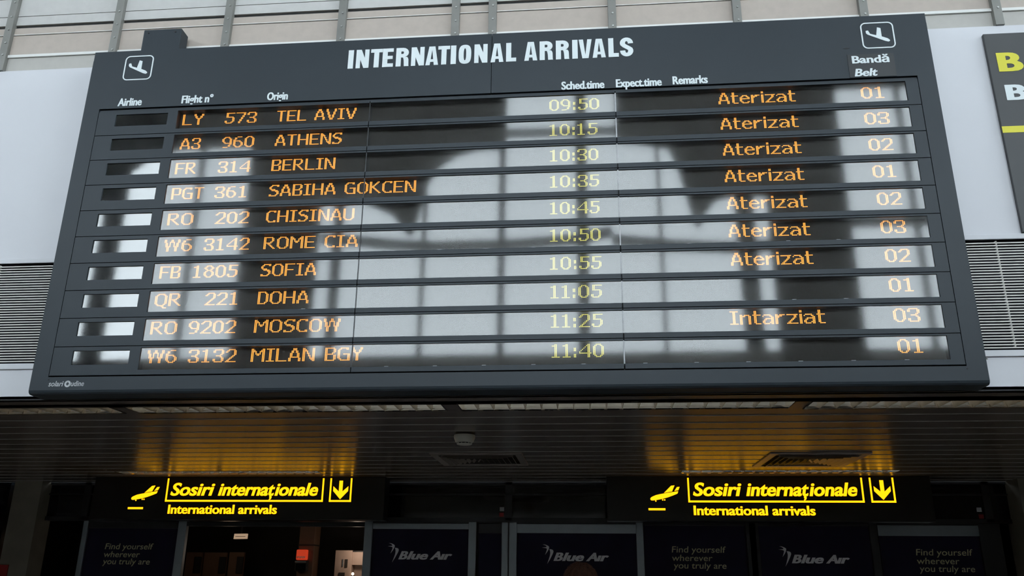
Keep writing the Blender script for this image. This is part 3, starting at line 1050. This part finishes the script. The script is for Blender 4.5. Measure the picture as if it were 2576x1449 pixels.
# transom glazing and posts
tz = MB()
tz.box(-5.29, 4.62, DY + 0.02, DY + 0.04, ZD, 0.0)
struct(tz.build('window_3', 'dglass'))
tf = MB()
tf.box(-5.29, 4.62, DY, DY + 0.08, -0.135, -0.118)
tf.box(-5.29, 4.62, DY, DY + 0.08, -0.03, 0.0)
tf.box(-5.29, 4.62, DY, DY + 0.08, ZD - 0.012, ZD + 0.03)
for x in (-4.86, -3.70, -1.74, -0.29, 1.03, 2.13, 3.30, 4.42):
    tf.box(x - 0.035, x + 0.035, DY, DY + 0.08, ZD, 0.0)
struct(tf.build('trim_21', 'dframe'))
for (xx, zz, mt, lb) in ((-0.362, -0.275, 'seal', 'tiny pale sticker on the dark transom above the middle doors'),
                         (4.335, -0.27, 'seal', 'tiny pale sticker on the dark transom near the plaster pier'),
                         (-0.365, -0.33, 'red', 'tiny reddish sticker on the dark transom above the middle doors'),
                         (4.345, -0.335, 'red', 'tiny reddish sticker on the dark transom near the plaster pier')):
    tag(MB().box(xx - 0.022, xx + 0.022, DY + 0.010, DY + 0.0195, zz - 0.02, zz + 0.02).build('sticker', mt), lb, 'sticker')

BIRD1 = [(-1.460, -.660), (-1.440, -.662), (-1.425, -.668), (-1.419, -.681), (-1.422, -.695), (-1.431, -.715), (-1.455, -.760),
         (-1.483, -.803), (-1.467, -.758), (-1.456, -.725), (-1.452, -.700), (-1.453, -.683), (-1.456, -.672)]
BIRD2 = [(-1.528, -.615), (-1.505, -.616), (-1.489, -.621), (-1.470, -.630), (-1.462, -.640), (-1.466, -.660), (-1.480, -.685),
         (-1.504, -.716), (-1.493, -.688), (-1.486, -.668), (-1.486, -.655), (-1.500, -.650), (-1.536, -.646), (-1.505, -.643),
         (-1.488, -.640), (-1.492, -.630), (-1.505, -.622)]


def panel(x0, x1, post_l, post_r, k, rail, words, wx=None):
    """One glazed leaf covered with navy film: frame, film, lettering."""
    d = MB().box(x0, x1, DY + 0.025, DY + 0.035, Z_FLOOR + 0.02, ZD - 0.012).build('door_%d' % k, 'film')
    struct(d)
    f = MB()
    f.box(x0 - post_l, x0, DY, DY + 0.06, Z_FLOOR + 0.01, ZD - 0.014)
    f.box(x1, x1 + post_r, DY, DY + 0.06, Z_FLOOR + 0.01, ZD - 0.014)
    f.build('stile', rail[1], d, bevel=0.003)
    f = MB()
    f.box(x0, x1, DY + 0.002, DY + 0.058, rail[0], ZD - 0.030)
    f.box(x0, x1, DY + 0.002, DY + 0.058, Z_FLOOR + 0.01, Z_FLOOR + 0.12)
    f.build('rail', rail[2], d, bevel=0.003)
    f = MB()
    f.box(x0, x1, DY - 0.002, DY + 0.02, ZD - 0.026, ZD - 0.012)
    f.build('head_profile', 'dframe', d)
    y = DY + 0.0235
    if words == 'find':
        for q, (t, a, b) in enumerate((('Find yourself', 0, .53), ('wherever', 0, .395), ('you truly are', 0.0, .515))):
            z = (-.692, -.772, -.843)[q]
            zz = z + (wx[1] if wx else 0)
            sx = wx[2][q] if wx and len(wx) > 2 else 0
            lettering('film_lettering', t, wx[0] + sx, wx[0] + sx + b, zz, .058, y, 'sand', d, bold=.004, shear=0.1, depth=.001)
    elif words == 'air':
        dx = wx[0] + 1.416
        dz = wx[1]
        b = MB()
        b.prism([(x + dx, z + dz) for x, z in BIRD1], y, y + 0.001)
        b.prism([(x + dx, z + dz) for x, z in BIRD2], y, y + 0.001)
        b.build('bird_emblem', 'silver', d)
        for t, a, c in (('B', 0.0, .092), ('lue', .086, .300), ('A', .325, .432), ('\u0131r', .428, .548)):
            lettering('film_lettering', t, wx[0] + a, wx[0] + c, -.771 + dz, .078, y, 'silver', d, bold=.022, shear=.32, fat=.0045, depth=.001)
    return d


panel(-4.79, -3.79, .055, .09, 1, (-0.48, 'frame', 'dframe'), 'find', (-4.575, 0.0))
panel(-1.70, -.70, .085, .08, 2, (-0.475, 'frame', 'frame'), 'air', (-1.416, 0.0))
panel(-.60, -.36, .0, .065, 3, (-0.515, 'frame', 'dframe'), None)
panel(-.206, .996, .078, .072, 4, (-0.51, 'frame', 'frame'), 'air', (0.168, -0.004))
panel(1.07, 2.078, .0, .035, 5, (-0.43, 'dframe', 'dframe'), 'find', (1.343, 0.004, (0, 0, .01)))
panel(2.2, 3.267, .03, .075, 6, (-0.43, 'dframe', 'dframe'), 'air', (2.504, -0.009))
panel(3.345, 4.296, .0, .2, 7, (-0.52, 'dframe', 'frame'), 'find', (3.685, -0.008, (0, 0, .012)))
hd = MB().box(-3.70, -1.785, DY + 0.002, DY + 0.058, -0.455, ZD - 0.02)
struct(hd.build('trim_22', 'dframe', bevel=0.003))
struct(MB().box(-0.62, -0.60, DY + 0.03, DY + 0.06, Z_FLOOR, ZD - 0.02).build('trim_23', 'black'))

# ------------------------------------------------------------------ room beyond the open doorway
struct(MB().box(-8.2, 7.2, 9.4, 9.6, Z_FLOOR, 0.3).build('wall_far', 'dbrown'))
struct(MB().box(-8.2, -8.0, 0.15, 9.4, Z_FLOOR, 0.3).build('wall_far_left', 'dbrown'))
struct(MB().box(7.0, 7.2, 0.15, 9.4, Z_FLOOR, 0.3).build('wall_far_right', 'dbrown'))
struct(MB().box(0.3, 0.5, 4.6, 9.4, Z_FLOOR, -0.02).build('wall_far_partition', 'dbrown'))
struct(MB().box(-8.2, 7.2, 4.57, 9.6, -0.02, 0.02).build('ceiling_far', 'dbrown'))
struct(MB().box(-12, -8.0, 0.15, 0.4, Z_FLOOR, 0.0).build('wall_back_left', 'hall'))
struct(MB().box(7.0, 9, 0.15, 0.4, Z_FLOOR, 0.0).build('wall_back_right', 'hall'))
PW = 8.0
for k, (xa, xb, zt, lab) in enumerate(((-5.325, -5.085, -.62, 'dim brown wall panel beyond the doorway, nearest the filmed glass'),
                                       (-5.055, -4.72, -.62, 'wider dim brown wall panel beyond the doorway with dark cut-out'),
                                       (-4.68, -4.46, -.615, 'dim brown wall panel beyond the doorway, nearest the column'))):
    t = thing('wall_panel', ((xa + xb) / 2, PW, Z_FLOOR), lab, 'wall panel', 'brown panels beyond the doorway')
    MB().box(xa, xb, PW, PW + 0.05, Z_FLOOR, zt).build('panel_face', 'brown', t)
    MB().box(xb - 0.09, xb, PW - 0.03, PW, -0.90, zt - 0.06).build('dark_box', 'black', t)
col = thing('column', (-3.545, 8.0, Z_FLOOR), 'brown clad column beyond the open doorway', 'column')
MB().box(-3.665, -3.43, 8.0, 8.25, Z_FLOOR, -0.02).build('shaft', 'brown', col, bevel=0.01)
MB().box(-3.67, -3.425, 7.995, 8.255, -0.52, -0.50).build('band', 'dbrown', col)
rs = thing('red_sign', (-3.58, 7.95, -0.65), 'small glowing red sign on the brown column', 'sign')
MB().box(-3.655, -3.507, 7.90, 7.995, -0.715, -0.575).build('sign_face', 'redsign', rs, bevel=0.012)
mb = MB()
random.seed(3)
for k in range(6):
    x = -3.64 + k * 0.021
    mb.box(x, x + 0.012, 7.897, 7.90, -0.695 + 0.006 * (k % 2), -0.665)
mb.build('pale_marks', 'silver', rs)
dv = thing('display_case', (-3.575, 7.95, -0.8), 'small grey case on the brown column, under the red sign', 'display case')
MB().box(-3.66, -3.492, 7.9, 7.995, -0.87, -0.722).build('case', 'dframe', dv, bevel=0.005)
MB().box(-3.66, -3.50, 7.892, 7.9, -0.752, -0.730).build('shelf_edge', 'frame', dv)
MB().box(-3.645, -3.505, 7.896, 7.9, -0.86, -0.765).build('dark_glass', 'dglass', dv)
lt = thing('ceiling_light', (-4.526, 8.0, -0.02), 'small square warm ceiling light beyond the open doorway', 'ceiling light')
MB().prism([(-4.62, -.36), (-4.433, -.357), (-4.435, -.428), (-4.625, -.432)], 7.95, 8.0).build('lamp_face', 'lampdim', lt)
MB().box(-4.6, -4.45, 7.948, 7.951, -0.40, -0.394).build('dark_line', 'dbrown', lt)
MB().box(-4.54, -4.515, 7.97, 7.99, -0.36, -0.02).build('hanger', 'dframe', lt)
ki = thing('kiosk', (-2.93, 8.1, Z_FLOOR), 'pinkish lit kiosk with a dark handle, at the edge of the doorway', 'kiosk')
MB().box(-3.112, -2.865, 8.0, 8.4, Z_FLOOR, -0.577).build('side_wall', 'kiosk', ki, bevel=0.004)
MB().box(-2.865, -2.40, 8.15, 8.4, Z_FLOOR, -0.577).build('back_wall', 'kiosk', ki)
MB().box(-2.865, -2.40, 8.02, 8.15, -0.775, -0.60).build('sign_panel', 'kiosk', ki)
MB().box(-2.865, -2.40, 8.015, 8.15, -0.60, -0.585).build('dark_band', 'black', ki)
MB().box(-2.96, -2.925, 7.985, 8.0, -0.81, -0.70).build('handle', 'dbrown', ki)
MB().box(-3.00, -2.985, 7.985, 8.0, -0.80, -0.70).build('handle', 'frame', ki)
MB().prism([(-3.04, -.88), (-2.955, -.88), (-2.955, -.98), (-2.985, -.98), (-2.985, -.92), (-3.04, -.91)], 7.985, 8.0).build('bracket', 'dbrown', ki)
kl = thing('kiosk_lamp', (-2.83, 8.0, -0.90), 'tiny bright lamp on the corner of the kiosk', 'lamp')
MB().lathe([(0.004, -0.918), (0.016, -0.91), (0.020, -0.897), (0.014, -0.882), (0.004, -0.877)], -2.83, 7.965, 16).build('bulb', 'lamp', kl, smooth=True)
MB().box(-2.85, -2.81, 7.95, 7.999, -0.935, -0.918).build('holder', 'dframe', kl)


def lamp(name, loc, energy, col, size):
    d = bpy.data.lights.new(name, 'POINT')
    d.energy = energy
    d.color = col
    d.shadow_soft_size = size
    o = bpy.data.objects.new(name, d)
    o.location = loc
    COL.objects.link(o)
    return o


lamp('kiosk_light', (-2.75, 7.75, -0.62), 3.0, (1.0, 0.80, 0.62), 0.05)
lamp('lobby_light', (-4.3, 7.0, -0.5), 2.2, (1.0, 0.72, 0.48), 0.1)

# ------------------------------------------------------------------ person in front of the doors
def skin_body(name, verts, edges, mat, parent, sub=2, root=0):
    me = bpy.data.meshes.new(name)
    me.from_pydata([v[0] for v in verts], edges, [])
    me.materials.append(M[mat])
    o = bpy.data.objects.new(name, me)
    COL.objects.link(o)
    if parent:
        o.parent = parent
    sk = o.modifiers.new('skin', 'SKIN')
    sk.use_smooth_shade = True
    layer = me.skin_vertices[0] if me.skin_vertices else None
    for k, v in enumerate(verts):
        r = v[1] if isinstance(v[1], tuple) else (v[1], v[1])
        layer.data[k].radius = r
        layer.data[k].use_root = (k == root)
    s = o.modifiers.new('smooth', 'SUBSURF')
    s.levels = sub
    s.render_levels = sub
    return o


PX, PY = 0.48, 1.1
person = thing('person', (PX, PY, Z_FLOOR), 'person with short auburn hair standing with back turned towards the doors', 'person')
# local coordinates, z from the floor; the person faces +y
H = 1.70
bv = [((0, 0, .93), (.15, .11)), ((0, .005, 1.10), (.135, .10)), ((0, .01, 1.28), (.155, .11)), ((0, 0, 1.40), (.13, .085)),
      ((0, .0, 1.46), (.056, .056)), ((0, .018, 1.52), (.062, .07)), ((0, .02, 1.585), (.074, .092)), ((0, .012, 1.625), (.052, .064))]
be = [(0, 1), (1, 2), (2, 3), (3, 4), (4, 5), (5, 6), (6, 7)]
for s in (-1, 1):
    i = len(bv)
    bv += [((s * .175, -.005, 1.385), (.055, .055)), ((s * .215, -.02, 1.12), (.042, .042)), ((s * .225, .05, .88), (.028, .03)),
           ((s * .226, .075, .80), (.018, .032))]
    be += [(3, i), (i, i + 1), (i + 1, i + 2), (i + 2, i + 3)]
    for q, (dy, dl, r) in enumerate(((.03, .075, .0085), (.01, .085, .009), (-.01, .08, .0088), (-.028, .065, .008))):
        j = len(bv)
        bv += [((s * .222, .082 + dy, .765), (r, r)), ((s * .212, .088 + dy, .765 - dl * .55), (r, r)), ((s * .198, .088 + dy, .765 - dl), (r * .8, r * .8))]
        be += [(i + 3, j), (j, j + 1), (j + 1, j + 2)]
    j = len(bv)
    bv += [((s * .212, .118, .80), (.010, .010)), ((s * .202, .130, .765), (.009, .009))]
    be += [(i + 3, j), (j, j + 1)]
    i = len(bv)
    bv += [((s * .095, 0, .86), (.092, .092)), ((s * .10, .01, .50), (.058, .062)), ((s * .10, -.015, .28), (.052, .056)),
           ((s * .10, -.02, .09), (.036, .04)), ((s * .11, .10, .04), (.04, .03))]
    be += [(0, i), (i, i + 1), (i + 1, i + 2), (i + 2, i + 3), (i + 3, i + 4)]
skin_body('body', bv, be, 'skin', person)
jv = [((0, 0, .90), (.175, .135)), ((0, .005, 1.10), (.16, .12)), ((0, .01, 1.28), (.178, .13)), ((0, 0, 1.40), (.16, .115)),
      ((0, 0, 1.455), (.10, .09)), ((0, .004, 1.495), (.082, .085))]
je = [(0, 1), (1, 2), (2, 3), (3, 4), (4, 5)]
for s in (-1, 1):
    i = len(jv)
    jv += [((s * .18, -.005, 1.385), (.072, .072)), ((s * .22, -.02, 1.12), (.056, .056)), ((s * .228, .048, .885), (.044, .044))]
    je += [(3, i), (i, i + 1), (i + 1, i + 2)]
skin_body('jacket', jv, je, 'coat', person)
tv = [((0, 0, .94), (.165, .125))]
te = []
for s in (-1, 1):
    i = len(tv)
    tv += [((s * .095, 0, .84), (.105, .105)), ((s * .10, .01, .50), (.078, .08)), ((s * .10, -.015, .28), (.07, .072)), ((s * .10, -.015, .07), (.065, .068))]
    te += [(0, i), (i, i + 1), (i + 1, i + 2), (i + 2, i + 3)]
skin_body('trousers', tv, te, 'jeans', person)
for s in (-1, 1):
    skin_body('shoe', [((s * .10, -.05, .045), (.042, .04)), ((s * .105, .05, .04), (.046, .035)), ((s * .115, .15, .033), (.04, .026))],
              [(0, 1), (1, 2)], 'shoe', person)
# hair: rounded cap of short locks over crown, back and sides
hm = MB()
n, rings = 40, 16
i0 = len(hm.v)
random.seed(9)
for j in range(rings + 1):
    ph = math.radians(3 + 100 * j / rings)
    for k in range(n):
        a = 2 * math.pi * k / n
        front = max(0.0, math.sin(a))
        p_ = ph * (1 - 0.40 * front)
        r = 1 + 0.025 * math.sin(a * 9 + j) + random.uniform(-.018, .018)
        hm.v.append((PX + .104 * r * math.sin(p_) * math.cos(a), PY + .012 + .120 * r * math.sin(p_) * math.sin(a),
                     Z_FLOOR + 1.598 + .112 * r * math.cos(p_)))
for j in range(rings):
    for k in range(n):
        k2 = (k + 1) % n
        hm.f.append((i0 + j * n + k, i0 + (j + 1) * n + k, i0 + (j + 1) * n + k2, i0 + j * n + k2))
hm.f.append(tuple(i0 + k for k in range(n)))
for q in range(1400):
    a = random.uniform(0, 2 * math.pi)
    p0 = math.acos(random.uniform(-.1, 1)) * (1 - .4 * max(0, math.sin(a)))
    tip = p0 + random.uniform(.12, .3)
    a2 = a + random.uniform(-.15, .15)
    pts = []
    for ph_, rr, aa in ((p0, 1.0, a), (tip, 1.05 + random.uniform(0, .05), a2)):
        pts.append((PX + .104 * rr * math.sin(ph_) * math.cos(aa), PY + .012 + .120 * rr * math.sin(ph_) * math.sin(aa),
                    Z_FLOOR + 1.598 + .112 * rr * math.cos(ph_)))
    hm.tube(pts[0], pts[1], 0.0011, 4)
hm.build('hair', 'hair', person, smooth=True)
# face, on the far side
fm = MB()
for s in (-1, 1):
    fm2 = MB().lathe([(.002, -.011), (.009, -.006), (.011, 0), (.009, .006), (.002, .011)], PX + s * .031, PY + .098, 12)
    fm2.v = [(x, y, z + Z_FLOOR + 1.575) for x, y, z in fm2.v]
    fm2.build('eye', 'white', person, smooth=True)
    ear = MB().lathe([(.002, -.03), (.010, -.02), (.013, 0), (.014, .015), (.006, .028)], PX + s * .078, PY + .012, 12)
    ear.v = [(x, y, z + Z_FLOOR + 1.565) for x, y, z in ear.v]
    ear.build('ear', 'skin', person, smooth=True)
MB().prism([(PX - .008, Z_FLOOR + 1.585), (PX + .008, Z_FLOOR + 1.585), (PX + .016, Z_FLOOR + 1.545), (PX - .016, Z_FLOOR + 1.545)],
           PY + .10, PY + .128).build('nose', 'skin', person, bevel=0.006)
MB().prism([(PX - .022, Z_FLOOR + 1.522), (PX, Z_FLOOR + 1.527), (PX + .022, Z_FLOOR + 1.522), (PX, Z_FLOOR + 1.512)],
           PY + .085, PY + .104).build('mouth', 'red', person, bevel=0.003)
